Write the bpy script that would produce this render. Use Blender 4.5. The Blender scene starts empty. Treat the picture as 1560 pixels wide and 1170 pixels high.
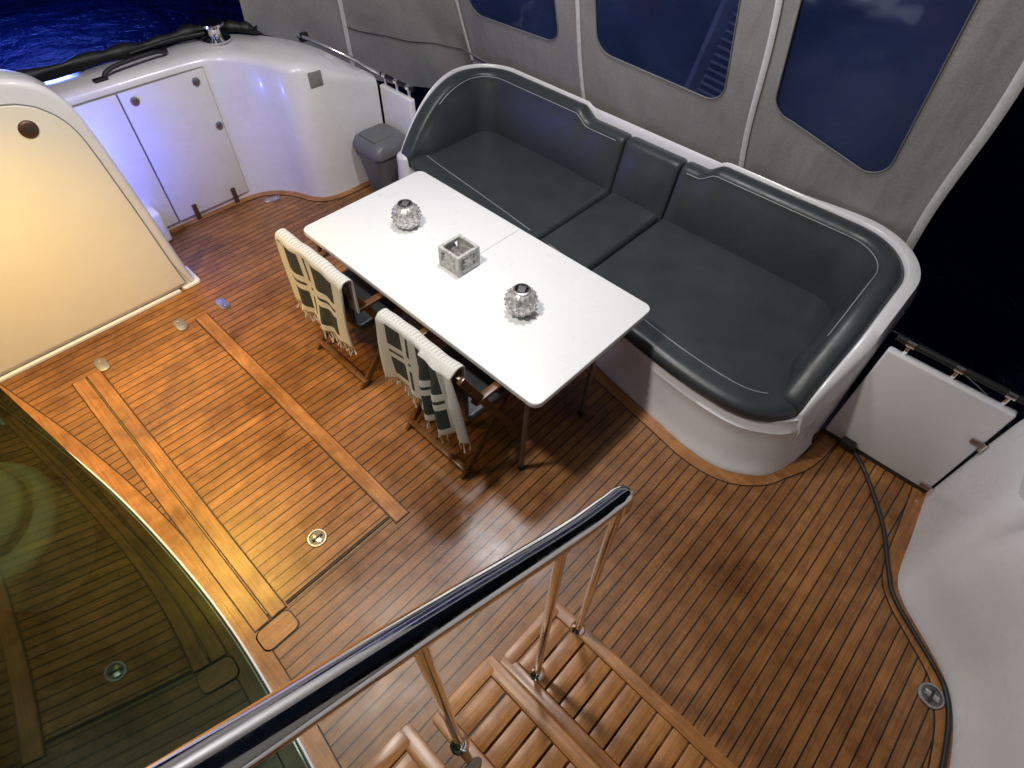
import bpy, bmesh, math, random
from mathutils import Vector, Matrix
random.seed(4)
S=bpy.context.scene
COL=bpy.context.collection
# ------------------------------------------------------------------ helpers
def nmat(name):
    m=bpy.data.materials.new(name);m.use_nodes=True
    nt=m.node_tree;b=nt.nodes['Principled BSDF'];return m,nt,b
def mathn(nt,op,a,b=None,c=None):
    n=nt.nodes.new('ShaderNodeMath');n.operation=op
    for i,v in enumerate((a,b,c)):
        if v is None: continue
        if isinstance(v,(int,float)): n.inputs[i].default_value=v
        else: nt.links.new(v,n.inputs[i])
    return n.outputs[0]
def noise(nt,vec,scale,detail=4,rough=.55):
    n=nt.nodes.new('ShaderNodeTexNoise');n.inputs['Scale'].default_value=scale;n.inputs['Detail'].default_value=detail
    n.inputs['Roughness'].default_value=rough
    if vec is not None: nt.links.new(vec,n.inputs['Vector'])
    return n.outputs['Fac']
def ramp(nt,fac,stops,interp='LINEAR'):
    n=nt.nodes.new('ShaderNodeValToRGB');cr=n.color_ramp;cr.interpolation=interp
    while len(cr.elements)<len(stops): cr.elements.new(.5)
    for e,(p,c) in zip(cr.elements,stops):
        e.position=p;e.color=(c[0],c[1],c[2],1) if hasattr(c,'__len__') else (c,c,c,1)
    nt.links.new(fac,n.inputs[0]);return n.outputs[0]
def mix(nt,fac,a,b,mode='MIX'):
    n=nt.nodes.new('ShaderNodeMix');n.data_type='RGBA';n.blend_type=mode
    if isinstance(fac,(int,float)): n.inputs[0].default_value=fac
    else: nt.links.new(fac,n.inputs[0])
    for i,v in ((6,a),(7,b)):
        if isinstance(v,tuple): n.inputs[i].default_value=(*v,1)
        else: nt.links.new(v,n.inputs[i])
    return n.outputs[2]
def bump(nt,b,h,strength=.2,dist=.01):
    n=nt.nodes.new('ShaderNodeBump');n.inputs['Strength'].default_value=strength;n.inputs['Distance'].default_value=dist
    nt.links.new(h,n.inputs['Height'])
    if b.inputs['Normal'].is_linked: nt.links.new(b.inputs['Normal'].links[0].from_socket,n.inputs['Normal'])
    nt.links.new(n.outputs[0],b.inputs['Normal'])
def coords(nt,scale=(1,1,1)):
    t=nt.nodes.new('ShaderNodeTexCoord');m=nt.nodes.new('ShaderNodeMapping');m.inputs['Scale'].default_value=scale
    nt.links.new(t.outputs['Object'],m.inputs[0]);return m.outputs[0],t
def plain(name,col,rough=.4,metal=0,var=.12,nscale=6,bstr=0,bscale=200,coat=0,big=0):
    m,nt,b=nmat(name);v,_=coords(nt)
    f=noise(nt,v,nscale,5)
    dark=tuple(c*(1-var) for c in col);lite=tuple(min(1,c*(1+var*.6)) for c in col)
    nt.links.new(ramp(nt,f,[(.3,dark),(.7,lite)]),b.inputs['Base Color'])
    nt.links.new(ramp(nt,noise(nt,v,nscale*2.3,4),[(.3,max(.02,rough-.06)),(.7,rough+.08)]),b.inputs['Roughness'])
    b.inputs['Metallic'].default_value=metal
    if coat: b.inputs['Coat Weight'].default_value=coat;b.inputs['Coat Roughness'].default_value=.08
    if big: bump(nt,b,noise(nt,v,big,4,.5),.35,.02)
    if bstr: bump(nt,b,noise(nt,v,bscale,3),bstr,.002)
    return m
def teak(name,pitch=.055,tone=1.0,planks=True,axis='X',caulk=.12):
    m,nt,b=nmat(name)
    t=nt.nodes.new('ShaderNodeTexCoord');sp=nt.nodes.new('ShaderNodeSeparateXYZ');nt.links.new(t.outputs['Object'],sp.inputs[0])
    al,ac=(sp.outputs[0],sp.outputs[1]) if axis=='X' else (sp.outputs[1],sp.outputs[0])
    q=mathn(nt,'DIVIDE',ac,pitch);idx=mathn(nt,'FLOOR',q);fr=mathn(nt,'FRACT',q)
    wn2=nt.nodes.new('ShaderNodeTexWhiteNoise');wn2.noise_dimensions='1D';nt.links.new(idx,wn2.inputs['W'])
    mp=nt.nodes.new('ShaderNodeMapping');mp.inputs['Scale'].default_value=(2.5,55,55) if axis=='X' else (55,2.5,55)
    nt.links.new(t.outputs['Object'],mp.inputs[0])
    g=noise(nt,mp.outputs[0],1.6,6,.65)
    base=ramp(nt,g,[(.25,(.20*tone,.082*tone,.023*tone)),(.5,(.32*tone,.140*tone,.041*tone)),(.75,(.43*tone,.205*tone,.068*tone))])
    if planks:
        base=mix(nt,1.0,base,ramp(nt,wn2.outputs[0],[(0,(.84,.82,.80)),(.5,(.95,.95,.95)),(1,(1.12,1.10,1.06))]),'MULTIPLY')
    big=noise(nt,t.outputs['Object'],1.5,6,.6)
    base=mix(nt,1.0,base,ramp(nt,big,[(.36,(.58,.54,.57)),(.5,(.92,.91,.91)),(.64,(1.12,1.1,1.07))]),'MULTIPLY')
    sm=noise(nt,t.outputs['Object'],11,5,.65)
    base=mix(nt,1.0,base,ramp(nt,sm,[(.35,(.74,.72,.73)),(.6,(1.05,1.05,1.05))]),'MULTIPLY')
    r=ramp(nt,big,[(.35,.24),(.65,.48)])
    nt.links.new(r,b.inputs['Roughness']);b.inputs['Specular IOR Level'].default_value=.5
    if planks:
        k=mathn(nt,'LESS_THAN',fr,caulk)
        base=mix(nt,k,base,(.009,.007,.007))
        bump(nt,b,mathn(nt,'ADD',mathn(nt,'MULTIPLY',mathn(nt,'SUBTRACT',1.0,k),1.0),mathn(nt,'MULTIPLY',g,.35)),.35,.003)
    else: bump(nt,b,g,.2,.002)
    nt.links.new(base,b.inputs['Base Color']);return m

def empty(name,loc=(0,0,0)):
    o=bpy.data.objects.new(name,None);o.location=loc;COL.objects.link(o);return o
def mobj(name,bm,mat=None,parent=None,smooth=True,angle=35):
    me=bpy.data.meshes.new(name);bm.normal_update();bm.to_mesh(me);bm.free()
    o=bpy.data.objects.new(name,me);COL.objects.link(o)
    if mat: me.materials.append(mat)
    if smooth:
        for p in me.polygons: p.use_smooth=True
        try: me.set_sharp_from_angle(angle=math.radians(angle))
        except Exception: pass
    if parent: o.parent=parent
    return o
def box(name,c,s,mat,parent=None,bev=.005,rot=None,seg=2):
    bm=bmesh.new();bmesh.ops.create_cube(bm,size=1)
    bmesh.ops.scale(bm,vec=s,verts=bm.verts)
    if bev: bmesh.ops.bevel(bm,geom=bm.edges[:],offset=bev,segments=seg,profile=.5,affect='EDGES')
    if rot is not None: bmesh.ops.transform(bm,matrix=rot.to_4x4(),verts=bm.verts)
    bmesh.ops.translate(bm,vec=c,verts=bm.verts)
    return mobj(name,bm,mat,parent)
def beam(name,a,b,w,h,mat,parent=None,bev=.003):
    a=Vector(a);b=Vector(b);d=b-a
    q=d.to_track_quat('X','Z')
    return box(name,(a+b)/2,(d.length,w,h),mat,parent,bev,q.to_matrix())
def prism(name,pts,z0,z1,mat,parent=None,bev=0,seg=4,bot=0):
    bm=bmesh.new()
    lo=[bm.verts.new((p[0],p[1],z0)) for p in pts];hi=[bm.verts.new((p[0],p[1],z1)) for p in pts]
    bm.faces.new(lo[::-1]);top=bm.faces.new(hi);n=len(pts)
    for i in range(n): bm.faces.new((lo[i],lo[(i+1)%n],hi[(i+1)%n],hi[i]))
    bmesh.ops.recalc_face_normals(bm,faces=bm.faces)
    if bev:
        es=[e for e in bm.edges if all(v in set(hi) for v in e.verts)]
        if bot: es+=[e for e in bm.edges if all(v in set(lo) for v in e.verts)]
        bmesh.ops.bevel(bm,geom=es,offset=bev,segments=seg,profile=.5,affect='EDGES')
    return mobj(name,bm,mat,parent)
def crom(pts,n=5,closed=False):
    P=[Vector(p) for p in pts];o=[];m=len(P)
    rng=range(m if closed else m-1)
    for i in rng:
        if closed: a,b,c,d=P[(i-1)%m],P[i],P[(i+1)%m],P[(i+2)%m]
        else: a,b,c,d=P[max(i-1,0)],P[i],P[i+1],P[min(i+2,m-1)]
        for k in range(n):
            t=k/n
            o.append(.5*((2*b)+(c-a)*t+(2*a-5*b+4*c-d)*t*t+(3*b-a-3*c+d)*t**3))
    if not closed: o.append(P[-1])
    return o
def tube(name,pts,r,mat,parent=None,seg=12,closed=False,cap=True):
    P=[Vector(p) for p in pts];bm=bmesh.new();rings=[];n=len(P);up=None
    for i,p in enumerate(P):
        if closed: t=P[(i+1)%n]-P[i-1]
        else: t=P[min(i+1,n-1)]-P[max(i-1,0)]
        t.normalize()
        if up is None: up=Vector((0,0,1)) if abs(t.z)<.9 else Vector((1,0,0))
        s=t.cross(up).normalized();up=s.cross(t).normalized()
        rr=r[i] if isinstance(r,(list,tuple)) else r
        rings.append([bm.verts.new(p+(s*math.cos(a)+up*math.sin(a))*rr) for a in [2*math.pi*k/seg for k in range(seg)]])
    m=n if closed else n-1
    for i in range(m):
        A,B=rings[i],rings[(i+1)%n]
        for k in range(seg): bm.faces.new((A[k],A[(k+1)%seg],B[(k+1)%seg],B[k]))
    if cap and not closed: bm.faces.new(rings[0]);bm.faces.new(rings[-1][::-1])
    bmesh.ops.recalc_face_normals(bm,faces=bm.faces)
    return mobj(name,bm,mat,parent,angle=60)
def loft(name,rows,mat,parent=None,closed_u=False,cap=False,angle=40,recalc=True):
    bm=bmesh.new();V=[[bm.verts.new(p) for p in r] for r in rows];n=len(rows[0])
    for i in range(len(V)-1):
        for k in range(n if closed_u else n-1):
            bm.faces.new((V[i][k],V[i][(k+1)%n],V[i+1][(k+1)%n],V[i+1][k]))
    if cap: bm.faces.new(V[0]);bm.faces.new(V[-1][::-1])
    if recalc: bmesh.ops.recalc_face_normals(bm,faces=bm.faces)
    return mobj(name,bm,mat,parent,angle=angle)
def lathe(name,prof,c,mat,parent=None,seg=32,angle=40):
    rows=[[(c[0]+r*math.cos(2*math.pi*k/seg),c[1]+r*math.sin(2*math.pi*k/seg),c[2]+z) for k in range(seg)] for r,z in prof]
    return loft(name,rows,mat,parent,closed_u=True,angle=angle)
def normals2(P):
    N=[]
    for i in range(len(P)):
        t=P[min(i+1,len(P)-1)]-P[max(i-1,0)];t.z=0;t.normalize();N.append(Vector((-t.y,t.x,0)))
    return N
def ribbon(name,pts,o0,o1,z,mat,parent=None):
    P=[Vector((p[0],p[1],0)) for p in pts];N=normals2(P)
    return loft(name,[[P[i]+N[i]*o0+Vector((0,0,z)) for i in range(len(P))],[P[i]+N[i]*o1+Vector((0,0,z)) for i in range(len(P))]],mat,parent)
def rrect(x0,x1,y0,y1,r,n=6):
    o=[]
    for cx,cy,a in ((x1-r,y1-r,0),(x0+r,y1-r,90),(x0+r,y0+r,180),(x1-r,y0+r,270)):
        for k in range(n+1):
            t=math.radians(a+90*k/n);o.append((cx+r*math.cos(t),cy+r*math.sin(t)))
    return o
def sst(a,b,x):
    t=max(0,min(1,(x-a)/(b-a)));return t*t*(3-2*t)
# ------------------------------------------------------------------ materials
M_deck=teak('teak_planks',.055,.90)
M_hatch=teak('teak_hatch_planks',.055,1.15)
M_tk=teak('teak_margin',.055,1.15,False,'X')
M_tkY=teak('teak_margin_y',.055,1.2,False,'Y')
M_step=teak('teak_step',.07,1.3,False,'X')
M_chair=teak('teak_chair',.07,.5,False,'X')
M_caulk=plain('black_caulk',(.012,.010,.009),.6)
M_gel=plain('white_gelcoat',(.75,.74,.77),.28,0,.06,2.2,coat=.3)
M_cream=plain('cream_panel',(.80,.76,.66),.32,0,.04,2,coat=.2)
M_gap=plain('dark_gap',(.03,.03,.03),.7)
M_thin=plain('grey_gap',(.22,.22,.22),.7)
M_table=plain('white_laminate',(.86,.87,.88),.3,0,.01,2)
M_leather=plain('slate_vinyl',(.041,.049,.053),.36,0,.16,5,bstr=.3,bscale=240,big=3.5)
M_pipe=plain('grey_piping',(.34,.36,.36),.5)
M_chrome=plain('polished_steel',(.90,.90,.91),.09,1,.05,20)
M_steel=plain('brushed_steel',(.50,.50,.51),.34,1,.15,30)
M_dull=plain('dull_hinge',(.22,.17,.10),.5,.6,.2,30)
M_leg=plain('grey_leg',(.16,.15,.14),.35,.6,.1,10)
M_bin=plain('grey_plastic',(.13,.135,.14),.45,0,.1,8)
M_black=plain('black_rubber',(.012,.012,.014),.5)
M_brown=plain('brown_hinge',(.09,.05,.035),.4,.3)
M_seam=plain('white_webbing',(.72,.72,.72),.7,0,.1,30)
M_canvasgrey=plain('vent_grey',(.22,.22,.22),.6)
M_white2=plain('whitewash_wood',(.55,.54,.52),.7,0,.35,40,bstr=.4,bscale=80)
M_seat=plain('cream_upholstery',(.75,.74,.6),.7)
M_carpet=plain('dark_carpet',(.05,.05,.03),.9,0,.3,30)
M_roof=plain('roof_canvas',(.62,.62,.61),.8,0,.1,2)
M_plat=plain('dark_platform',(.03,.028,.03),.5,0,.3,8)
# canvas
m,nt,b=nmat('grey_canvas');v,t=coords(nt)
f=noise(nt,v,1.2,5,.6)
weave=noise(nt,v,90,2,.5)
cc0=ramp(nt,f,[(.3,(.285,.282,.275)),(.7,(.345,.342,.333))])
nt.links.new(mix(nt,1.0,cc0,ramp(nt,weave,[(.3,(.88,.88,.88)),(.7,(1.08,1.08,1.08))]),'MULTIPLY'),b.inputs['Base Color']);b.inputs['Roughness'].default_value=.85
mp=nt.nodes.new('ShaderNodeMapping');mp.inputs['Scale'].default_value=(1.2,1.9,.6);nt.links.new(t.outputs['Object'],mp.inputs[0])
w=noise(nt,mp.outputs[0],1.6,3,.45)
bump(nt,b,w,.75,.08);M_canvas=m
# vinyl windows; navy of the night beyond is put into the diffuse
m,nt,b=nmat('night_blue_vinyl_window');nt.nodes.remove(b)
v,t=coords(nt)
out=nt.nodes['Material Output']
tr=nt.nodes.new('ShaderNodeBsdfTransparent');tr.inputs[0].default_value=(.55,.6,.75,1)
df=nt.nodes.new('ShaderNodeBsdfDiffuse')
nt.links.new(ramp(nt,noise(nt,v,1.3,3),[(.35,(.018,.036,.13)),(.65,(.052,.082,.24))]),df.inputs[0])
gl=nt.nodes.new('ShaderNodeBsdfGlossy');gl.inputs[0].default_value=(.5,.55,.7,1);gl.inputs['Roughness'].default_value=.12
bp=nt.nodes.new('ShaderNodeBump');bp.inputs['Strength'].default_value=.5;bp.inputs['Distance'].default_value=.03
nt.links.new(noise(nt,v,3,2),bp.inputs['Height']);nt.links.new(bp.outputs[0],gl.inputs['Normal'])
m1=nt.nodes.new('ShaderNodeMixShader');m1.inputs[0].default_value=.5;nt.links.new(tr.outputs[0],m1.inputs[1]);nt.links.new(df.outputs[0],m1.inputs[2])
m2=nt.nodes.new('ShaderNodeMixShader');m2.inputs[0].default_value=.08;nt.links.new(m1.outputs[0],m2.inputs[1]);nt.links.new(gl.outputs[0],m2.inputs[2])
nt.links.new(m2.outputs[0],out.inputs[0]);M_vinyl=m
# green tinted glass
m,nt,b=nmat('green_tinted_glass');nt.nodes.remove(b);out=nt.nodes['Material Output']
tr=nt.nodes.new('ShaderNodeBsdfTransparent');tr.inputs[0].default_value=(.26,.38,.25,1)
gl=nt.nodes.new('ShaderNodeBsdfGlossy');gl.inputs[0].default_value=(.15,.225,.18,1);gl.inputs['Roughness'].default_value=.03
m1=nt.nodes.new('ShaderNodeMixShader');m1.inputs[0].default_value=.62
nt.links.new(tr.outputs[0],m1.inputs[1]);nt.links.new(gl.outputs[0],m1.inputs[2]);nt.links.new(m1.outputs[0],out.inputs[0]);M_glass=m
# blanket
m,nt,b=nmat('woven_blanket')
uv=nt.nodes.new('ShaderNodeTexCoord');sp=nt.nodes.new('ShaderNodeSeparateXYZ');nt.links.new(uv.outputs['UV'],sp.inputs[0])
u,vv=sp.outputs[0],sp.outputs[1]
ru=ramp(nt,u,[(0,0),(.12,1),(.32,0),(.40,1),(.43,0),(.52,1),(.84,0)],'CONSTANT')
rv=ramp(nt,vv,[(0,0),(.08,1),(.12,0),(.40,1),(.60,0),(.66,1),(.685,0),(.74,1),(.93,0)],'CONSTANT')
k=mathn(nt,'MULTIPLY',ru,rv)
ln=mathn(nt,'LESS_THAN',mathn(nt,'FRACT',mathn(nt,'MULTIPLY',u,26.0)),.22)
ln2=mathn(nt,'MULTIPLY',mathn(nt,'MULTIPLY',ln,mathn(nt,'LESS_THAN',vv,.36)),.4)
k=mathn(nt,'MAXIMUM',k,ln2)
wv=noise(nt,uv.outputs['UV'],150,2,.7)
cr_=ramp(nt,wv,[(.3,(.54,.53,.50)),(.7,(.82,.81,.78))]);dk=ramp(nt,wv,[(.3,(.018,.024,.024)),(.7,(.065,.075,.07))])
nt.links.new(mix(nt,k,cr_,dk),b.inputs['Base Color']);b.inputs['Roughness'].default_value=.95
bump(nt,b,wv,.8,.004);M_blanket=m
M_fringe=plain('cream_fringe',(.70,.69,.65),.95,0,.2,60)
# lantern glass
m,nt,b=nmat('mercury_glass');v,t=coords(nt)
nt.links.new(ramp(nt,noise(nt,v,45,4),[(.35,(.30,.28,.27)),(.65,(.85,.83,.82))]),b.inputs['Base Color'])
b.inputs['Metallic'].default_value=.45;b.inputs['Roughness'].default_value=.25;M_lantern=m
# sea
m,nt,b=nmat('sea_water');v,t=coords(nt)
b.inputs['Base Color'].default_value=(.005,.012,.045,1);b.inputs['Roughness'].default_value=.12
bump(nt,b,noise(nt,v,1.1,7,.6),1,.6);M_sea=m

# ------------------------------------------------------------------ sea + hull
bm=bmesh.new();bmesh.ops.create_grid(bm,x_segments=1,y_segments=1,size=600);bmesh.ops.translate(bm,vec=(0,0,-1.2),verts=bm.verts)
mobj('sea',bm,M_sea,None,False)
hull=[(-6,-1.5),(2.6,-1.3),(2.76,-.9),(2.79,-.1),(3.50,0),(3.5,3.5),(2.80,3.6),(2.72,4.05),(2.45,4.35),(2.0,4.8),(-6,4.8)]
prism('hull',hull,-1.4,-.012,M_gel)
sw=empty('swim_platform')
prism('platform',crom([(2.9,-1.3),(3.9,-1.2),(4.3,-.6),(4.4,1.7),(4.3,4.0),(3.9,4.6),(2.9,4.7)],4)+[Vector((2.6,4.7,0)),Vector((2.6,-1.3,0))],-.62,-.52,M_plat,sw,bev=.02)
tube('platform_rail',crom([(3.7,-.95,-.5),(3.72,-.9,-.1),(3.9,-.3,.0),(3.9,.3,-.1),(3.9,.35,-.5)],6),.014,M_chrome,sw)
# ------------------------------------------------------------------ deck
deck=empty('teak_deck')
prism('planking',[(-.62,-1.25),(2.76,-1.25),(2.76,4.55),(-.62,4.55)],-.008,0,M_deck,deck)
def margin(nm,path,w,z=.004,side=1,mat=None,par=None):
    ribbon(nm+'_caulk',path,-.003*side,(w+.006)*side,z-.002,M_caulk,par or deck)
    ribbon(nm,path,0.0,w*side,z,mat or M_tkY,par or deck)
sofa_floor=crom([(2.42,2.6),(2.34,1.9),(2.24,1.44),(2.17,1.15),(2.10,.70),(2.06,.42),(2.09,.22),(2.20,.08),(2.32,.02),(2.45,-.04),(2.6,-.07),(2.75,-.08)],5)
margin('sofa_margin',sofa_floor,.075,side=-1)
cab_floor=crom([(.80,4.49),(1.3,4.49),(1.64,4.47),(1.80,4.40),(1.92,4.26),(2.0,4.08),(2.12,3.99),(2.36,3.97),(2.72,3.99)],5)
margin('cabinet_margin',cab_floor,.06,side=-1,mat=M_tk)
rw=[(2.74,-.66),(2.45,-.69),(2.16,-.72),(2.05,-.78),(1.96,-.89),(1.86,-1.02),(1.77,-1.09),(1.59,-1.16),(1.3,-1.2),(.9,-1.2),(-.4,-1.2)]
rws=crom(rw,4)
margin('side_margin',rws,.07,side=-1,mat=M_tk)
glass_path=crom([(-.60,3.77),(-.53,3.45),(-.44,3.05),(-.34,2.46),(-.285,1.9),(-.27,1.4),(-.30,.9),(-.36,.4),(-.46,-.2),(-.6,-.9)],6)
margin('door_margin',glass_path,.085,side=1)
# ------------------------------------------------------------------ hatch
hatch=empty('deck_hatch')
prism('hatch_planks',[(-.03,1.36),(.585,1.36),(.585,3.36),(-.03,3.36)],.0,.006,M_hatch,hatch)
def board(nm,x0,x1,y0,y1,mat=M_tkY,z=.009,par=hatch):
    prism(nm+'_caulk',[(x0-.005,y0-.005),(x1+.005,y0-.005),(x1+.005,y1+.005),(x0-.005,y1+.005)],0,z-.003,M_caulk,par)
    prism(nm,[(x0,y0),(x1,y0),(x1,y1),(x0,y1)],0,z,mat,par,bev=.002,seg=1)
board('frame_port',-.20,-.125,1.34,3.42)
board('frame_inner',-.113,-.04,1.34,3.42)
prism('hinge_strip',[(-.1215,1.37),(-.1165,1.37),(-.1165,3.38),(-.1215,3.38)],0,.0105,M_dull,hatch)
board('frame_outer',.595,.675,1.30,3.42)
prism('frame_end_caulk',rrect(-.216,-.034,1.214,1.332,.033),0,.004,M_caulk,hatch)
prism('frame_end',rrect(-.21,-.04,1.22,1.326,.03),0,.007,M_tk,hatch)
ribbon('hatch_gap',[Vector((x,1.345,0)) for x in (-.03,.59)],0,.010,.0075,M_caulk,hatch)
ribbon('hatch_gap_metal',[Vector((x,1.334,0)) for x in (-.03,.60)],0,.004,.004,M_dull,hatch)
def deck_ring(nm,x,y,z=.006,r=.045):
    e=empty(nm)
    lathe('rim',[(r*.78,.003),(r*.8,.006),(r*.95,.006),(r,.003),(r,-.004)],(x,y,z),M_steel,e)
    lathe('cup',[(0.0,.0005),(r*.78,.001),(r*.79,.003)],(x,y,z),M_leg,e)
    box('latch',(x,y,z+.004),(r*.5,r*1.1,.004),M_steel,e,.001)
    box('latch_bar',(x,y,z+.0065),(r*1.2,r*.22,.003),M_gap,e,.001)
deck_ring('hatch_lift_ring',.26,1.52,.006,.05)
deck_ring('deck_filler_cap',1.71,-1.03,.006,.055)
def plate(x,y,ang=0):
    e=empty('deck_hinge_plate')
    pts=rrect(-.034,.034,-.066,.066,.032,5);c,s=math.cos(ang),math.sin(ang)
    prism('plate',[(x+c*p[0]-s*p[1],y+s*p[0]+c*p[1]) for p in pts],0.0,.012,M_steel,e,bev=.003,seg=2)
    for d in (-.035,.035): lathe('screw',[(0,.0016),(.007,.0014),(.008,0)],(x-s*d,y+c*d,.012),M_chrome,e,10)
for p in ((-.01,3.45),(.50,3.44),(.80,3.43)): plate(*p)
plate(1.72,4.29,1.3)
# ------------------------------------------------------------------ side coaming (starboard)
co=empty('side_coaming')
def ring(path,off,z):
    P=[Vector((p[0],p[1],0)) for p in path];N=normals2(P);return [P[i]+N[i]*off*(1-.85*sst(2.05,2.22,P[i].x) if off<.3 else 1)+Vector((0,0,z)) for i in range(len(P))]
rows=[ring(rws,0,-.01),ring(rws,.0,.03),ring(rws,.01,.05),ring(rws,.02,.25),ring(rws,.04,.5),ring(rws,.075,.68),ring(rws,.12,.76),ring(rws,.19,.80),ring(rws,.40,.81),ring(rws,.46,.78),ring(rws,.5,.6),ring(rws,.5,-1.3)]
loft('moulding',rows,M_gel,co,angle=50)
# ------------------------------------------------------------------ port quarter cabinet coaming
cc=empty('cabinet_coaming')
inn=[(-.6,4.49,1.08),(.8,4.49,1.08),(1.3,4.49,1.08),(1.64,4.47,1.08),(1.80,4.40,1.07),(1.92,4.26,1.05),(2.0,4.08,1.04),(2.12,3.99,1.02),(2.36,3.97,.90),(2.72,3.99,.75)]
outr=[(-.6,4.86,1.06),(.8,4.86,1.06),(1.3,4.86,1.06),(1.75,4.86,1.06),(1.98,4.82,1.05),(2.15,4.72,1.04),(2.32,4.54,1.02),(2.47,4.34,.97),(2.61,4.18,.87),(2.76,4.10,.76)]
I=crom(inn,5);O=crom(outr,5)
def lerp(a,b,t): return a+(b-a)*t
def zz(v,z): return Vector((v.x,v.y,z))
rows=[[zz(p,-.01) for p in I],[zz(p,.05) for p in I],[Vector((p.x,p.y,p.z-.05)) for p in I]]
for t,dz in ((.03,-.018),(.09,0),(.2,.01),(.5,.015),(.9,.01),(.97,-.01),(1.0,-.05)):
    rows.append([lerp(I[i],O[i],t)+Vector((0,0,dz)) for i in range(len(I))])
rows.append([zz(p,-1.3) for p in O])
loft('moulding',rows,M_gel,cc,angle=50)
def door(nm,x0,x1,z0,z1):
    box(nm+'_gap',((x0+x1)/2,4.478,(z0+z1)/2),(x1-x0+.010,.02,z1-z0+.010),M_thin,cc,.001)
    box(nm,((x0+x1)/2,4.472,(z0+z1)/2),(x1-x0,.024,z1-z0),M_gel,cc,.004)
door('door_wide',1.03,1.62,.05,1.02);door('door_narrow',.55,1.018,.05,1.02)
for x,z in ((1.11,.95),(1.54,.95),(1.585,.62)):
    o=lathe('latch',[(0,.012),(.014,.012),(.026,.008),(.03,0)],(0,0,0),M_steel,cc,24)
    o.rotation_euler=(math.radians(90),0,0);o.location=(x,4.459,z)
for x in (1.17,1.50): box('hinge',(x,4.452,.07),(.035,.016,.13),M_brown,cc,.004)
box('step_block',(.78,4.40,.13),(.24,.14,.26),M_gel,cc,.03,seg=3)
box('vent',(2.19,3.975,.93),(.10,.012,.10),M_canvasgrey,cc,.002,Matrix.Rotation(math.radians(-6),3,'Z'))
wn=empty('mooring_winch')
lathe('drum',[(.10,0),(.10,.012),(.075,.02),(.05,.035),(.045,.07),(.055,.09),(.085,.10),(.085,.115),(.03,.125),(0,.125)],(1.86,4.66,1.085),M_chrome,wn)
tube('rope_arm',crom([(1.80,4.68,1.14),(1.6,4.75,1.13),(1.3,4.80,1.10)],5),.010,M_black,wn)
hd=empty('grab_handle')
tube('bar',crom([(1.02,4.56,1.08),(1.05,4.56,1.12),(1.15,4.57,1.14),(1.38,4.60,1.14),(1.47,4.62,1.12),(1.50,4.70,1.10)],5),.014,M_black,hd)
box('foot',(1.0,4.56,1.09),(.09,.04,.02),M_black,hd,.005)
rc=empty('rolled_canvas_cover')
rp=crom([(.2,4.90,1.09),(.9,4.90,1.10),(1.4,4.89,1.09),(1.8,4.88,1.10),(2.05,4.80,1.09),(2.2,4.70,1.06)],6)
tube('roll',rp,[.035+.012*math.sin(i*1.9)+.008*math.sin(i*.8) for i in range(len(rp))],M_black,rc)
loft('flap',[[p+Vector((0,-.03,.0)) for p in rp],[p+Vector((.01,-.11+.03*math.sin(i*.9),-.012)) for i,p in enumerate(rp)]],M_black,rc)
# ------------------------------------------------------------------ cream bulkhead
bk=empty('bulkhead_locker')
prof=crom([(.79,0),(.765,.2),(.73,.6),(.70,.9),(.675,1.12),(.64,1.30),(.58,1.41),(.50,1.47),(.38,1.51),(.1,1.545),(-1.2,1.58)],5)
def xz(name,pts,y0,y1,mat,par,bev=0):
    o=prism(name,[(p[0],p[1]) for p in pts],-y1,-y0,mat,par,0)
    bm=bmesh.new();bm.from_mesh(o.data)
    for v in bm.verts: x,z,ny=v.co;v.co=(x,-ny,z)
    bmesh.ops.recalc_face_normals(bm,faces=bm.faces)
    if bev:
        es=[e for e in bm.edges if all(abs(v.co.y-y0)<1e-4 for v in e.verts) or all(abs(v.co.y-y1)<1e-4 for v in e.verts)]
        bmesh.ops.bevel(bm,geom=es,offset=bev,segments=4,profile=.5,affect='EDGES')
    bm.to_mesh(o.data);bm.free()
    for p in o.data.polygons: p.use_smooth=True
    o.data.set_sharp_from_angle(angle=math.radians(40));return o
pl=[(p.x,p.y) for p in prof]+[(-1.2,0)]
xz('housing',pl,3.77,3.98,M_gel,bk,.035)
def inset(d):
    P=[Vector((p[0],p[1],0)) for p in prof];N=normals2(P);q=[P[i]+N[i]*(d+.045*sst(1.15,1.45,P[i].y)) for i in range(len(P))]
    q=[p for p in q if p.y>.05];return [(q[0].x+.006,.05)]+[(p.x,p.y) for p in q]+[(-1.15,.05)]
xz('door_gap',inset(.062),3.763,3.775,M_thin,bk)
xz('door',inset(.069),3.756,3.776,M_cream,bk,.004)
o=lathe('latch_knob',[(0,.012),(.03,.012),(.042,.006),(.045,0)],(0,0,0),M_brown,bk,28);o.rotation_euler=(math.radians(90),0,0);o.location=(.40,3.755,1.27)
o=lathe('latch_centre',[(0,.016),(.018,.015),(.02,.01)],(0,0,0),M_gap,bk,20);o.rotation_euler=(math.radians(90),0,0);o.location=(.40,3.755,1.27)
prism('foot_flange',rrect(.68,.815,3.75,3.99,.03),0,.018,M_gel,bk,bev=.008)
prism('sill',[(-1.2,3.745),(.66,3.745),(.66,3.77),(-1.2,3.77)],0,.02,M_gel,bk,bev=.006)
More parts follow.
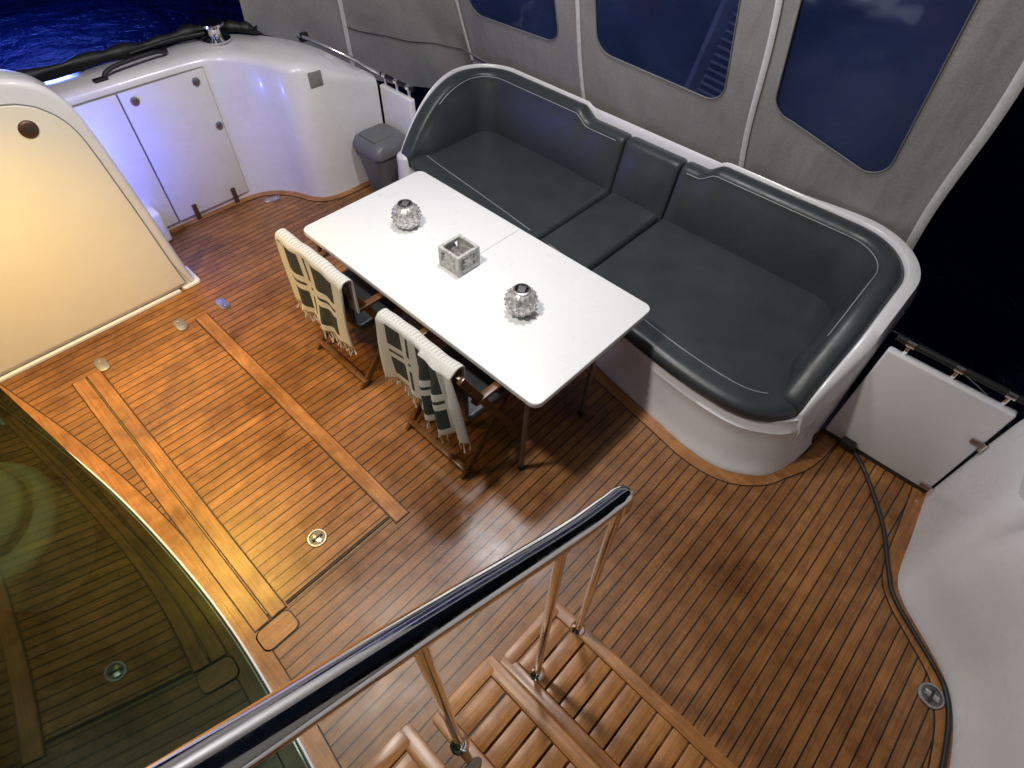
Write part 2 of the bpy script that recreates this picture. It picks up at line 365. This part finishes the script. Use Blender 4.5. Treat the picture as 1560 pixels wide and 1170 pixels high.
# ------------------------------------------------------------------ saloon glass door
gd=empty('saloon_glass_door')
loft('glass',[[zz(p,.05) for p in glass_path],[zz(p,1.0) for p in glass_path],[zz(p,2.3) for p in glass_path]],M_glass,gd,angle=80)
def strip(nm,o0,o1,z0,z1,mat,par):
    P=[Vector((p[0],p[1],0)) for p in glass_path];N=normals2(P)
    r=[[P[i]+N[i]*o+Vector((0,0,z)) for i in range(len(P))] for o,z in ((o0,z0),(o0,z1),(o1,z1),(o1,z0))]
    return loft(nm,r,mat,par,angle=30)
strip('white_sill',-.010,.012,0,.05,M_gel,gd)
strip('black_seal',-.004,.004,.05,.062,M_black,gd)
sal=[(p.x,p.y) for p in glass_path]
sal=[(p[0]-.015,p[1]) for p in sal]+[(-3.5,-.9),(-3.5,3.77)]
prism('saloon_floor',sal,-.005,.012,M_carpet)
ss=empty('saloon_seat')
prism('base',crom([(-.66,2.78),(-.50,2.60),(-.50,2.35),(-.60,2.15),(-.80,2.10),(-1.0,2.35),(-.95,2.7)],4,True),.02,.38,M_seat,ss,bev=.05)
prism('cushion',crom([(-.68,2.70),(-.57,2.56),(-.57,2.38),(-.65,2.24),(-.80,2.2),(-.92,2.4),(-.87,2.64)],4,True),.38,.46,M_seat,ss,bev=.035)
tube('backrest',crom([(-.62,2.86,.55),(-.9,2.86,.60),(-1.1,2.6,.62),(-1.12,2.3,.62),(-1.0,2.05,.60)],5),.07,M_seat,ss)
# ------------------------------------------------------------------ sofa
sf=empty('curved_sofa')
def arc(cx,cy,r,a0,a1,n=12): return [Vector((cx+r*math.cos(math.radians(a0+(a1-a0)*k/n)),cy+r*math.sin(math.radians(a0+(a1-a0)*k/n)),0)) for k in range(n+1)]
path=[Vector((2.50+.65*k/16,3.50,0)) for k in range(16)]+arc(3.13,3.18,.32,90,0)
ys=[3.18-(3.18-.44)*k/90 for k in range(1,90)]
path+=[Vector((3.45,y,0)) for y in ys]+arc(3.08,.44,.37,0,-90,14)+[Vector((3.08-.72*k/18,.07+.02*sst(2.8,2.4,3.08-.72*k/18),0)) for k in range(1,19)]
PN=[-n for n in normals2(path)]
if PN[0].y>0: PN=[-n for n in PN]
def hh(p,lo=.45):
    if p.y>3.18 or p.y<.44 or p.x<3.4:
        x0=2.5 if p.y>1.5 else 2.36
        t=max(0,min(1,(p.x-x0)/(3.15-x0)));return lo+(.87-lo)*(1-(1-t)**(2.2 if p.y>1.5 else 1.7))
    d=sst(2.46,2.34,p.y)*(1-sst(1.42,1.30,p.y))
    return .87-.065*d
def cushion(nm,idx,mat):
    st=[(path[i],PN[i],hh(path[i])) for i in idx]
    L=[0]
    for q in range(1,len(st)): L.append(L[-1]+(st[q][0]-st[q-1][0]).length)
    def at(s):
        for q in range(1,len(st)):
            if L[q]>=s-1e-9:
                t=(s-L[q-1])/max(1e-9,L[q]-L[q-1]);a,b=st[q-1],st[q]
                return a[0].lerp(b[0],t),a[1].lerp(b[1],t).normalized(),a[2]+(b[2]-a[2])*t
        return st[-1]
    T=L[-1];R_=.028
    ss_=sorted(set([0.0,.003,.008,.016,.028,.05]+[x for x in L if .06<x<T-.06]+[T-.05,T-.028,T-.016,T-.008,T-.003,T]))
    rows=[]
    for s in ss_:
        p,n,h=at(s);e=min(s,T-s)
        k_=max(0,(R_-e)/R_);sh=R_*.75*(1-math.sqrt(max(0,1-k_*k_)))
        hk=max(h,.45);th=.2*max(.64,min(1,(hk-.40)/.25));puff=.022*sst(0,.16,e)
        prof=[(sh*.5,.36),(sh*.5,hk-.03-sh),(.012+sh*.5,hk-.008-sh),(.035,hk-sh),(.085,hk+.003-sh),(.11-sh,hk-.008-sh),(.122-sh,hk-.02-sh),(.125-sh,hk-.035-sh)]
        z1=hk-.035-sh;z2=min(.425,z1-.01)
        for k in (.15,.3,.5,.7,.85): prof.append((.125-sh+(th-.125)*k+puff*math.sin(k*math.pi)**.7,z1+(z2-z1)*k))
        prof.append((th-sh,z2));prof.append((max(th,.126)-sh,.36))
        rows.append([p+n*o+Vector((0,0,z)) for o,z in prof])
    return loft(nm,rows,mat,sf,closed_u=True,cap=True,angle=60)
def nearest(y):
    c=[i for i,p in enumerate(path) if p.x>3.44];return min(c,key=lambda i:abs(path[i].y-y))
a,b_=nearest(2.02),nearest(1.58)
_pa=path[a].copy();_pb=path[b_].copy()
path[a]=_pa+Vector((0,.004,0));cushion('back_cushion_port',range(0,a+1),M_leather)
path[a]=_pa+Vector((0,-.004,0));path[b_]=_pb+Vector((0,.004,0));cushion('back_cushion_middle',range(a,b_+1),M_leather)
path[b_]=_pb+Vector((0,-.004,0));cushion('back_cushion_starboard',range(b_,len(path)),M_leather)
path[a]=_pa;path[b_]=_pb
for rng in (range(8,a-1),range(b_+2,len(path)-8)):
    tube('back_piping',[path[i]+PN[i]*.129+Vector((0,0,hh(path[i])-.030)) for i in rng],.003,M_pipe,sf,6)
rows=[]
for i,p in enumerate(path):
    n=PN[i];h=hh(p,.40)
    if p.x>3.4: h=max(h,.845)
    w_=.028+.05*sst(.95,.4,p.y)*sst(2.3,2.8,p.x) if p.y<1.5 else .028
    prof=[(.03,h-.15),(.0,h-.03),(-.004,h+.002),(-.012,h+.008),(-w_+.012,h+.004),(-w_,h-.016),(-w_-.015,h-.08),(-w_-.025,.3),(-max(w_,.045)-.035,.0),(-max(w_,.045)-.035,-.02)]
    rows.append([p+n*o+Vector((0,0,z)) for o,z in prof])
loft('shell',rows,M_gel,sf,closed_u=False,cap=True,angle=50)
topf=[(2.56,3.49),(2.51,3.3),(2.47,3.0),(2.42,2.5),(2.36,2.0),(2.29,1.5),(2.22,1.1),(2.175,.75),(2.165,.5),(2.18,.34),(2.23,.22),(2.31,.11),(2.42,.045),(2.56,.025)]
botf=[(2.53,3.56),(2.50,3.3),(2.46,3.0),(2.42,2.55),(2.35,2.0),(2.25,1.46),(2.17,1.12),(2.10,.70),(2.065,.46),(2.075,.27),(2.14,.13),(2.24,.03),(2.42,-.03),(2.6,-.05)]
T=crom([(p[0],p[1],0) for p in topf],6);B=crom([(p[0],p[1],0) for p in botf],6)
rows=[[zz(b,-.01) for b in B],[zz(b,.012) for b in B]]
for t,z in ((.12,.03),(.35,.12),(.6,.22),(.72,.285),(.70,.295),(.9,.31),(.96,.352),(1,.366)): rows.append([zz(lerp(B[i],T[i],t),z) for i in range(len(B))])
rows.append([zz(T[i]+Vector((.05,0.03,0)),.37) for i in range(len(T))])
loft('base',rows,M_gel,sf,angle=60)
prism('base_core',[(2.30,.22),(2.45,.08),(3.1,.08),(3.40,.3),(3.40,3.3),(3.1,3.48),(2.62,3.48),(2.5,3.0),(2.36,1.5)],0,.345,M_gel,sf)
prism('arm_front_port',rrect(2.46,2.62,3.40,3.545,.07),0,.435,M_gel,sf,bev=.035)
front=crom([(x-.02,y,0) for x,y in [(2.60,3.49),(2.52,3.38),(2.49,3.2),(2.46,2.9),(2.42,2.5),(2.36,2.0),(2.29,1.5),(2.22,1.1),(2.175,.75),(2.165,.5),(2.18,.34),(2.23,.22),(2.31,.135),(2.42,.09),(2.60,.085)]],8)
def fx(y):
    best=None
    for i in range(len(front)-1):
        y0,y1=front[i].y,front[i+1].y
        if (y0-y)*(y1-y)<=0 and abs(y0-y1)>1e-6:
            x=front[i].x+(front[i+1].x-front[i].x)*(y-y0)/(y1-y0)
            if best is None or x<best: best=x
    return best if best is not None else min(front,key=lambda p:abs(p.y-y)).x
def fdist(x,y):
    m_=9
    for i in range(len(front)-1):
        a,b=front[i],front[i+1];ab=b-a;t=max(0,min(1,((x-a.x)*ab.x+(y-a.y)*ab.y)/max(1e-9,ab.x**2+ab.y**2)))
        m_=min(m_,math.hypot(a.x+ab.x*t-x,a.y+ab.y*t-y))
    return m_
def seat(nm,y0,y1,lo=True,hi=True):
    es=[0,.002,.006,.012,.02,.03,.05,.09,.14]
    L=y1-y0
    ysr=sorted(set([y0+e for e in es]+[y1-e for e in es]+[y0+.14+(L-.28)*k/max(2,int(L/.06)) for k in range(max(2,int(L/.06))+1)]))
    xs=[0,.003,.008,.016,.026,.038,.055,.08,.11,.15,.2,.3,.4,.55,.7,.85,1]
    rows=[]
    for y in ysr:
        xf=fx(y);row=[]
        ec=min((y-y0) if lo else 9,(y1-y) if hi else 9)
        r=.03;t1=max(0,(r-ec)/r)
        def top(x):
            d=fdist(x,y);rf=.05;t2=max(0,(rf-d)/rf)
            s=min(1,math.sqrt(t1*t1+t2*t2))
            cr_w=.010*math.sin(math.pi*max(0,min(1,(y-y0)/L)))**.6*sst(0,.3,d)
            return .436+cr_w-.048*(1-math.sqrt(max(0,1-s*s)))
        row.append((xf+.012,y,.345));row.append((xf+.002,y,.36))
        for x in xs:
            xx=xf+(3.37-xf)*x if x>=.3 else xf+x*1.0
            row.append((xx,y,top(xx)))
        rows.append(row)
    return loft(nm,rows,M_leather,sf,angle=60)
seat('seat_cushion_port',2.025,3.47,True,False);seat('seat_cushion_middle',1.585,2.015);seat('seat_cushion_starboard',.09,1.575,False,True)
def off_front(d,ya,yb):
    N=normals2(front);s=1 if N[60].x>0 else -1
    return [front[i]+N[i]*d*s+Vector((0,0,.442)) for i in range(len(front)) if ya<front[i].y<yb]
for ya,yb in ((2.08,3.35),(1.63,1.97),(.18,1.53)):
    q=[p for p in off_front(.13,ya,yb) if p.x<3.0]
    tube('seat_piping',q,.003,M_pipe,sf,6)
box('dark_slot',(2.195,.62,.30),(.02,.05,.03),M_black,sf,.003)
# ------------------------------------------------------------------ transom gates
def gate(y0,y1):
    g=empty('transom_gate')
    box('panel',(2.755,(y0+y1)/2,.38),(.05,abs(y1-y0),.70),M_gel,g,.012,seg=3)
    box('shadow_gap',(2.75,(y0+y1)/2,.02),(.03,abs(y1-y0),.04),M_gap,g,.002)
    tube('rail',[(2.765,y0,.80),(2.765,y1,.80)],.018,M_black,g)
    n=3
    for k in range(n):
        y=y0+(y1-y0)*(.12+.76*k/(n-1))
        box('clamp',(2.765,y,.77),(.02,.018,.08),M_chrome,g,.004);tube('collar',[(2.765,y-.02,.80),(2.765,y+.02,.80)],.022,M_chrome,g)
    return g
g=gate(-.06,-.65)
for y,z in ((-.655,.07),(-.655,.50)):
    box('hinge',(2.722,y,z),(.018,.12,.035),M_steel,g,.006);tube('hinge_pin',[(2.71,y,z-.03),(2.71,y,z+.03)],.009,M_chrome,g)
g=gate(3.60,3.98)
# ------------------------------------------------------------------ cable
cb=empty('power_cable')
tube('cable',crom([(2.72,-.20,.05),(2.70,-.27,.02),(2.6,-.38,.013),(2.38,-.55,.013),(2.16,-.665,.013),(2.04,-.735,.013),(1.945,-.85,.013),(1.85,-.985,.013),(1.76,-1.075,.013),(1.6,-1.13,.013),(1.3,-1.165,.013),(.6,-1.17,.013)],6),.011,M_black,cb,8)
box('plug',(2.70,-.20,.06),(.05,.08,.05),M_black,cb,.01)
# ------------------------------------------------------------------ bin
bn=empty('waste_bin')
def rr3(x0,x1,y0,y1,r,z): return [(p[0],p[1],z) for p in rrect(x0,x1,y0,y1,r,5)]
loft('body',[rr3(2.42,2.64,3.66,3.90,.05,.0),rr3(2.36,2.69,3.60,3.94,.06,.37)],M_bin,bn,closed_u=True,cap=True)
loft('lid',[rr3(2.345,2.70,3.59,3.95,.06,.37),rr3(2.345,2.70,3.59,3.95,.06,.405),rr3(2.37,2.69,3.61,3.94,.06,.45),rr3(2.41,2.67,3.65,3.91,.06,.475),rr3(2.45,2.64,3.69,3.87,.05,.48)],M_bin,bn,closed_u=True,cap=True)
box('lid_flap',(2.50,3.78,.477),(.20,.20,.012),M_bin,bn,.005)
# ------------------------------------------------------------------ table
tb=empty('dining_table')
prism('top',rrect(1.255,2.195,.965,2.865,.05,8),.655,.69,M_table,tb,bev=.006,seg=3,bot=1)
box('fold_seam',(1.93,1.94,.6903),(.50,.002,.0012),M_thin,tb,0)
box('apron_near',(1.42,1.93,.635),(.03,1.7,.035),M_leg,tb,.003);box('apron_far',(2.02,1.93,.635),(.03,1.7,.035),M_leg,tb,.003)
for y in (1.06,2.80):
    for x0,x1 in ((1.31,1.29),(1.86,1.82)):
        tube('leg',[(x0,y,.66),(x1,y,.0)],.014,M_leg,tb)
        lathe('foot',[(.017,0),(.02,.005),(.018,.03),(.014,.035)],(x1,y,0),M_black,tb,14)
    tube('crossbar',[(1.31,y,.60),(1.86,y,.60)],.010,M_leg,tb)
    tube('brace',[(1.58,y,.60),(1.58,y+(.3 if y<2 else -.3),.64)],.008,M_leg,tb)
# ------------------------------------------------------------------ lanterns
def lantern(x,y,z=.69):
    e=empty('glass_lantern')
    prof=[(.0,.001),(.045,.002),(.06,.012),(.073,.03),(.080,.052),(.083,.075),(.080,.098),(.072,.118),(.060,.132),(.046,.142),(.040,.146),(.038,.142),(.055,.125),(.07,.10),(.074,.075),(.065,.04),(.05,.02),(0,.015)]
    seg=112;rows=[]
    for j,(r,h) in enumerate(prof):
        row=[]
        for k in range(seg):
            rr=r*(1+(.05*math.cos(k*math.pi*2/seg*14)*math.sin((j-1)/8*math.pi) if 1<j<9 else 0));a=2*math.pi*k/seg
            row.append((x+rr*math.cos(a),y+rr*math.sin(a),z+h))
        rows.append(row)
    loft('bowl',rows,M_lantern,e,closed_u=True,angle=80)
    for hz,rz in ((.045,.081),(.075,.0875),(.105,.080)):
        for k in range(14):
            a=2*math.pi*k/14;lathe('dimple',[(0,.006),(.004,.005),(.006,0),(.004,-.005),(0,-.006)],(x+rz*math.cos(a),y+rz*math.sin(a),z+hz),M_chrome,e,8)
    box('candle_top',(x,y,z+.150),(.05,.04,.010),M_bin,e,.003,Matrix.Rotation(.5,3,'Z'))
    lathe('collar',[(.038,.14),(.045,.146),(.045,.152),(.036,.154),(.034,.148)],(x,y,z),M_steel,e)
    lathe('tealight',[(0,.05),(.02,.05),(.022,.02)],(x,y,z),M_seam,e,16)
lantern(1.73,2.44);lantern(1.67,1.45)
ch=empty('carved_candle_holder');cx,cy,s,H=1.70,1.95,.08,.13
box('bottom',(cx,cy,.697),(2*s-.004,2*s-.004,.012),M_white2,ch,.002)
for k in range(4):
    R=Matrix.Rotation(k*math.pi/2,3,'Z')
    def P(a,b,c): return Vector((cx,cy,.69))+R@Vector((a,b,c))
    def bx(nm,a,b,c,sz,rz=0):
        rot=R@Matrix.Rotation(rz,3,'X');box(nm,P(a,b,c),sz,M_white2,ch,.003,rot)
    bx('rail_top',s-.008,0,H-.011,(.018,2*s-.03,.024));bx('rail_bottom',s-.006,0,.024,(.016,2*s-.03,.026))
    bx('post',s-.009,s-.009,H/2,(.022,.022,H))
    for q in range(4): bx('star_arm',s-.006,0,H/2+.003,(.012,.022,.088),q*math.pi/4)
    bx('star_boss',s-.006,0,H/2+.003,(.016,.042,.042),.4)
    bx('corner_fill',s-.008,s-.026,H/2,(.012,.02,H-.05))
lathe('candle_cup',[(0,.02),(.038,.02),(.042,.10),(.039,.10),(.035,.03),(0,.03)],(cx,cy,.69),M_lantern,ch,28)
# ------------------------------------------------------------------ chairs
def chair(y0,y1):
    e=empty('folding_chair')
    for y in (y0+.02,y1-.02):
        beam('long_leg',(1.46,y,.0),(1.03,y,.86),.022,.04,M_chair,e)
        yi=y+(.028 if y<(y0+y1)/2 else -.028)
        beam('short_leg',(1.02,yi,.0),(1.43,yi,.46),.022,.04,M_chair,e)
        beam('arm',(1.10,y,.63),(1.50,y,.63),.04,.02,M_chair,e)
        beam('arm_post',(1.42,y,.45),(1.45,y,.62),.02,.03,M_chair,e)
    beam('stretcher_back',(1.05,y0+.03,.05),(1.05,y1-.03,.05),.035,.02,M_chair,e)
    beam('stretcher_front',(1.42,y0+.03,.08),(1.42,y1-.03,.08),.035,.02,M_chair,e)
    beam('back_top',(1.04,y0+.01,.83),(1.04,y1-.01,.83),.02,.05,M_chair,e)
    beam('back_mid',(1.12,y0+.01,.66),(1.12,y1-.01,.66),.02,.05,M_chair,e)
    prism('seat',rrect(1.10,1.50,y0+.05,y1-.05,.03),.435,.475,M_leather,e,bev=.015)
    prism('back_pad',rrect(1.075,1.10,y0+.05,y1-.05,.01),.52,.80,M_leather,e,bev=.008)
chair(2.10,2.66);chair(1.20,1.76)
def blanket(y0,y1,drop,fdrop,seed,skew=0,fringe=True,bunch=False):
    e=empty('striped_blanket')
    rnd=random.Random(seed);nu,nv=70,80;L=drop+fdrop+.06
    ph=[rnd.uniform(0,6) for _ in range(6)]
    bm=bmesh.new();uvl=bm.loops.layers.uv.new();V=[];UV={}
    for j in range(nv+1):
        s=L*j/nv;row=[]
        for i in range(nu+1):
            u=i/nu;y=y1+(y0-y1)*u
            if s<fdrop: x,z,sd=1.085,.865-(fdrop-s),1
            elif s<fdrop+.06:
                a=math.pi*(s-fdrop)/.06;x,z,sd=1.055+.03*math.cos(a),.868+.018*math.sin(a),0
            else: x,z,sd=1.022,.865-(s-fdrop-.06),-1
            d=max(0,s-fdrop-.06)
            amp=.008+.07*d
            wv=math.sin(u*17+ph[0]+d*2)*.5+math.sin(u*31+ph[1])*.25+math.sin(u*7+ph[2]+d*4)*.6
            x+=(wv*amp*.6 - d*.03 if sd<0 else 0)
            yy=y+skew*d+math.sin(d*9+ph[3]+u*3)*.008
            if bunch: yy+=(-(u-.5)*.16*min(1,d*2.2) if u>.5 else 0)
            if bunch and u>.6 and sd<0: x-=.03*math.sin((u-.6)*40)*min(1,d*6)+.02
            z+=.006*math.sin(u*9+ph[4])+.003*math.sin(u*23+ph[1])
            if sd<0: z+=.012*math.sin(u*5+ph[5])*min(1,d*4)
            v=bm.verts.new((x,yy,z));UV[v]=(u,j/nv);row.append(v)
        V.append(row)
    for j in range(nv):
        for i in range(nu):
            f=bm.faces.new((V[j][i],V[j][i+1],V[j+1][i+1],V[j+1][i]))
            for l in f.loops: l[uvl].uv=UV[l.vert]
    ends=[v.co.copy() for v in V[-1]]
    o=mobj('cloth',bm,M_blanket,e,angle=80)
    md=o.modifiers.new('s','SOLIDIFY');md.thickness=.009;md.offset=0
    if fringe:
        for i in range(0,nu+1,2):
            p=ends[i];l=rnd.uniform(.05,.08)
            tube('tassel',[p,p+Vector((rnd.uniform(-.006,.006),rnd.uniform(-.008,.008),-l*.5)),p+Vector((rnd.uniform(-.012,.012),rnd.uniform(-.012,.012),-l))],[.0035,.003,.005],M_fringe,e,5)
blanket(2.08,2.66,.46,.22,1,.03,True)
blanket(1.25,1.80,.40,.20,5,-.04,True,True)
# ------------------------------------------------------------------ ladder
ld=empty('boarding_ladder')
def tread(z,x1,x0,y0=-.58,y1=.41):
    t=.028;w=.055
    for nm,a in (('front_rail',x1-w/2),('back_rail',x0+w/2)):
        prism(nm,rrect(a-w/2,a+w/2,y0+.03,y1,.02,5),z-t,z,M_tkY,ld,bev=.004,seg=2,bot=1)
    prism('end_port',rrect(x0+.03,x1-.03,y1-w,y1+.002,.015,4),z-t+.001,z+.001,M_step,ld,bev=.003,seg=2)
    n=12;yy0=y0+.04;yy1=y1-w-.006;p=(yy1-yy0)/n
    for k in range(n):
        box('slat',((x0+x1)/2,yy0+p*(k+.5),z-t/2),(x1-x0-2*w-.004,p-.009,t-.004),M_step,ld,.002)
    for yb in (y0+.2,y1-.2): box('bearer',((x0+x1)/2,yb,z-t-.02),(x1-x0-.04,.03,.03),M_step,ld,.003)
tread(.25,.80,.44);tread(.50,.40,.10);tread(.76,.04,-.22)
tube('stringer',[(.85,-.5,0),(-.3,-.5,1.0)],.02,M_steel,ld)
tube('stringer',[(.70,.20,0),(-.24,.20,.80)],.02,M_steel,ld)
hr=empty('chrome_handrail')
tube('rail',crom([(-.55,.26,2.40),(-.16,.265,2.08),(.09,.27,1.885),(.50,.27,1.575),(.68,.27,1.465),(.745,.27,1.43),(.775,.27,1.40),(.78,.27,1.34)],8),.030,M_chrome,hr,32)
for a,b in (((.775,.27,1.37),(.77,.255,.25)),((.50,.27,1.57),(.52,.265,.25)),((.10,.27,1.87),(.12,.28,.5))):
    tube('post',[a,b],.015,M_chrome,hr,16);lathe('base_flange',[(.016,.02),(.03,.008),(.034,0)],b,M_chrome,hr,20)
# ------------------------------------------------------------------ canvas enclosure
cv=empty('canvas_enclosure')
th=math.atan(.3);c_,s_=math.cos(th),math.sin(th)
MX=Matrix(((0,-s_,c_,3.565),(1,0,0,0),(0,c_,s_,.80),(0,0,0,1)))
def fl(pts2,dz=0): return [MX@Vector((p[0],p[1],dz)) for p in pts2]
wins=[]
def win(y0,y1,v0a,v0b,v1,r=.12):
    n=8;o=[]
    for cx,cy,a in ((y1-r,v1-r,0),(y0+r,v1-r,90),(y0+r,v0a+r,180),(y1-r,v0b+r,270)):
        for k in range(n+1):
            t=math.radians(a+90*k/n);o.append((cx+r*math.cos(t),cy+r*math.sin(t)))
    wins.append(o)
win(.45,1.15,.35,.48,1.75);win(1.46,2.42,.42,.45,1.75);win(2.76,3.66,.39,.37,1.75)
cu=bpy.data.curves.new('panel','CURVE');cu.dimensions='2D';cu.fill_mode='BOTH'
def spl(pts):
    s=cu.splines.new('POLY');s.points.add(len(pts)-1)
    for q,p in zip(s.points,pts): q.co=(p[0],p[1],0,1)
    s.use_cyclic_u=True
spl([(.15,-.04),(3.80,-.04),(3.80,3.2),(.15,3.2)])
for w_ in wins: spl(w_)
tmp=bpy.data.objects.new('tmp',cu);COL.objects.link(tmp)
bpy.context.view_layer.update()
me=bpy.data.meshes.new_from_object(tmp.evaluated_get(bpy.context.evaluated_depsgraph_get()))
bpy.data.objects.remove(tmp)
me.transform(MX);me.materials.clear();me.materials.append(M_canvas)
o=bpy.data.objects.new('aft_panel',me);COL.objects.link(o);o.parent=cv
M_hem=plain('grey_hem',(.20,.20,.20),.8,0,.1,20)
for k,w_ in enumerate(wins):
    cyv=sum(p[1] for p in w_)/len(w_);cxv=sum(p[0] for p in w_)/len(w_)
    big=[(cxv+(p[0]-cxv)*1.02,cyv+(p[1]-cyv)*1.02) for p in w_]
    bm=bmesh.new();bm.faces.new([bm.verts.new(q) for q in fl(big,.006)]);mobj('window',bm,M_vinyl,cv,False)
    tube('window_hem',fl(w_,-.002),.0045,M_hem,cv,6,closed=True)
def seam(y,wob,w=.018):
    pts=[(y+wob*math.sin(k*.55)+.015*k/12,-.06+1.85*k/16) for k in range(28)]
    a=fl([(p[0]-w,p[1]) for p in pts],-.008);b=fl([(p[0]+w,p[1]) for p in pts],-.008)
    m_=fl([(p[0],p[1]) for p in pts],-.018)
    loft('seam',[a,m_,b],M_seam,cv,angle=80)
for y in (1.25,2.56): seam(y,.012)
seam(.16,.012,.025);seam(3.79,.01)
bc=crom([(3.565,3.80,.35),(3.50,4.05,.35),(3.28,4.36,.38),(2.95,4.66,.50),(2.62,4.86,.80),(2.22,4.96,1.0)],6)
P=[Vector(p) for p in bc];N=normals2(P);N=[n if n.dot(Vector((1.5,2.5,0))-Vector((p.x,p.y,0)))>0 else -n for n,p in zip(N,P)]
rows=[]
for k in range(24):
    t=k/23;row=[]
    for i,p in enumerate(P):
        z=p.z+(3.88-p.z)*t
        q=Vector((p.x,p.y,z))+N[i]*(.3*(min(z,2.3)-.80)+.012*math.sin(i*1.1+k*.7)+.01*math.sin(i*.5-k*1.3))
        row.append(q)
    rows.append(row)
loft('corner_panel',rows,M_canvas,cv,angle=80)
def cseam(i,w=.018):
    a=[];b=[];m_=[]
    tang=(P[min(i+1,len(P)-1)]-P[max(0,i-1)]);tang.z=0;tang.normalize()
    for k in range(24):
        q=rows[k][i]+N[i]*.012;a.append(q-tang*w);b.append(q+tang*w);m_.append(q+N[i]*.012)
    loft('seam',[a,m_,b],M_seam,cv,angle=80)
cseam(18)
tube('skirt_hem',[Vector((3.54,3.45,.78)),*[rows[3][i]+N[i]*.01 for i in range(0,19)]],.005,M_hem,cv,6)
box('skirt',(3.60,3.68,.58),(.01,.30,.46),M_canvas,cv,0)
prism('unseen_side_curtain',[(-1.5,-1.86),(1.5,-1.86),(1.5,-1.85),(-1.5,-1.85)],.8,3.88,M_canvas,cv)  # out of view, added as a grey backdrop for the handrail to mirror
rf=empty('unseen_bimini_roof')  # unseen roof, added so the chrome rail reflects pale canvas overhead
prism('roof_sheet',[(-1.6,-1.9),(2.7,-1.2),(2.7,4.9),(-1.6,4.9)],3.9,3.92,M_roof,rf)
for x in (-.8,.5,1.8,2.6): tube('bow',[(x,-1.3,3.87),(x,4.9,3.87)],.016,M_steel,rf)
fb=empty('unseen_flybridge_moulding')  # white wall behind the camera, added for the handrail's reflections
prism('bulkhead',[(-1.75,-1.8),(-1.0,-1.5),(-.9,1.0),(-1.0,3.9),(-1.75,4.4)],2.32,3.4,M_gel,fb,bev=.08)
ft=empty('stern_rail')
tube('tube',crom([(2.42,4.52,1.02),(2.52,4.36,.97),(2.66,4.18,.88),(2.76,3.98,.80)],5),.014,M_chrome,ft)
tube('tube_low',crom([(2.52,4.4,.90),(2.68,4.2,.78),(2.76,3.98,.70)],5),.010,M_black,ft)
box('clip',(2.46,4.50,1.0),(.07,.05,.06),M_black,ft,.01)
ps=empty('passerelle')
M_ps=plain('grey_passerelle',(.6,.6,.6),.5)
beam('beam',(3.95,1.95,.9),(3.75,1.60,2.3),.10,.05,M_ps,ps)
beam('grating_edge',(3.98,1.72,.9),(3.78,1.37,2.3),.02,.03,M_ps,ps)
for k in range(26):
    t=k/25;a=Vector((3.96,1.90,.95)).lerp(Vector((3.77,1.57,2.25)),t);beam('rung',a,a+Vector((.02,-.22,-.03)),.012,.012,M_ps,ps,0)
# ------------------------------------------------------------------ lights
def area(nm,loc,size,power,col,tgt=None):
    l=bpy.data.lights.new(nm,'AREA');l.shape='DISK';l.size=size;l.energy=power;l.color=col
    o=bpy.data.objects.new(nm,l);COL.objects.link(o);o.location=loc
    d=(Vector(tgt)-Vector(loc)) if tgt else Vector((0,0,-1));o.rotation_euler=d.to_track_quat('-Z','Y').to_euler();return o
area('cockpit_light',(.35,1.8,3.7),.3,72,(1,.93,.83),(1.0,2.3,0))
area('cockpit_light',(2.1,1.9,3.75),.35,52,(.96,.97,1.0))
def pt(nm,loc,p,col,r=.05):
    l=bpy.data.lights.new(nm,'POINT');l.energy=p;l.color=col;l.shadow_soft_size=r
    o=bpy.data.objects.new(nm,l);COL.objects.link(o);o.location=loc;return o
l=bpy.data.lights.new('doorway_light','SPOT');l.energy=270;l.color=(1,.60,.10);l.spot_size=math.radians(98);l.spot_blend=1;l.shadow_soft_size=.05
o=bpy.data.objects.new('doorway_light',l);COL.objects.link(o);o.location=(-.18,2.9,2.3);o.rotation_euler=Vector((.03,.0,-1)).to_track_quat('-Z','Y').to_euler()
pt('saloon_light',(-1.2,1.6,2.1),22,(.95,1.0,.8))
pt('blue_courtesy_light',(.55,4.22,.75),18,(.08,.12,1.0),.03)
pt('blue_dock_light',(2.0,12.5,.3),420,(.1,.18,1.0),.3)
# ------------------------------------------------------------------ world
W=bpy.data.worlds.new('World');S.world=W;W.use_nodes=True
nt=W.node_tree;bg=nt.nodes['Background']
sky=nt.nodes.new('ShaderNodeTexSky');sky.sky_type='NISHITA';sky.sun_disc=False;sky.sun_elevation=math.radians(-4);sky.sun_rotation=math.radians(200)
mx=nt.nodes.new('ShaderNodeMix');mx.data_type='RGBA';mx.blend_type='ADD';mx.inputs[0].default_value=1
nt.links.new(sky.outputs[0],mx.inputs[6]);mx.inputs[7].default_value=(.03,.045,.11,1);nt.links.new(mx.outputs[2],bg.inputs[0]);bg.inputs[1].default_value=.05
# ------------------------------------------------------------------ camera
pitch,yaw,roll=.88884,.72887,-.03996
F=Vector((math.cos(pitch)*math.cos(yaw),math.cos(pitch)*math.sin(yaw),-math.sin(pitch)))
r=Vector((math.sin(yaw),-math.cos(yaw),0));d=F.cross(r)
X=r*math.cos(roll)+d*math.sin(roll);D=-r*math.sin(roll)+d*math.cos(roll)
ca=bpy.data.cameras.new('camera');ca.sensor_width=36;ca.lens=36*875.3/1560;ca.clip_start=.02;ca.clip_end=2000
co_=bpy.data.objects.new('camera',ca);COL.objects.link(co_)
Mx=Matrix((X,-D,-F)).transposed().to_4x4();Mx.translation=(0,0,2.8);co_.matrix_world=Mx
S.camera=co_
S.view_settings.view_transform='Standard';S.view_settings.look='None';S.view_settings.exposure=0
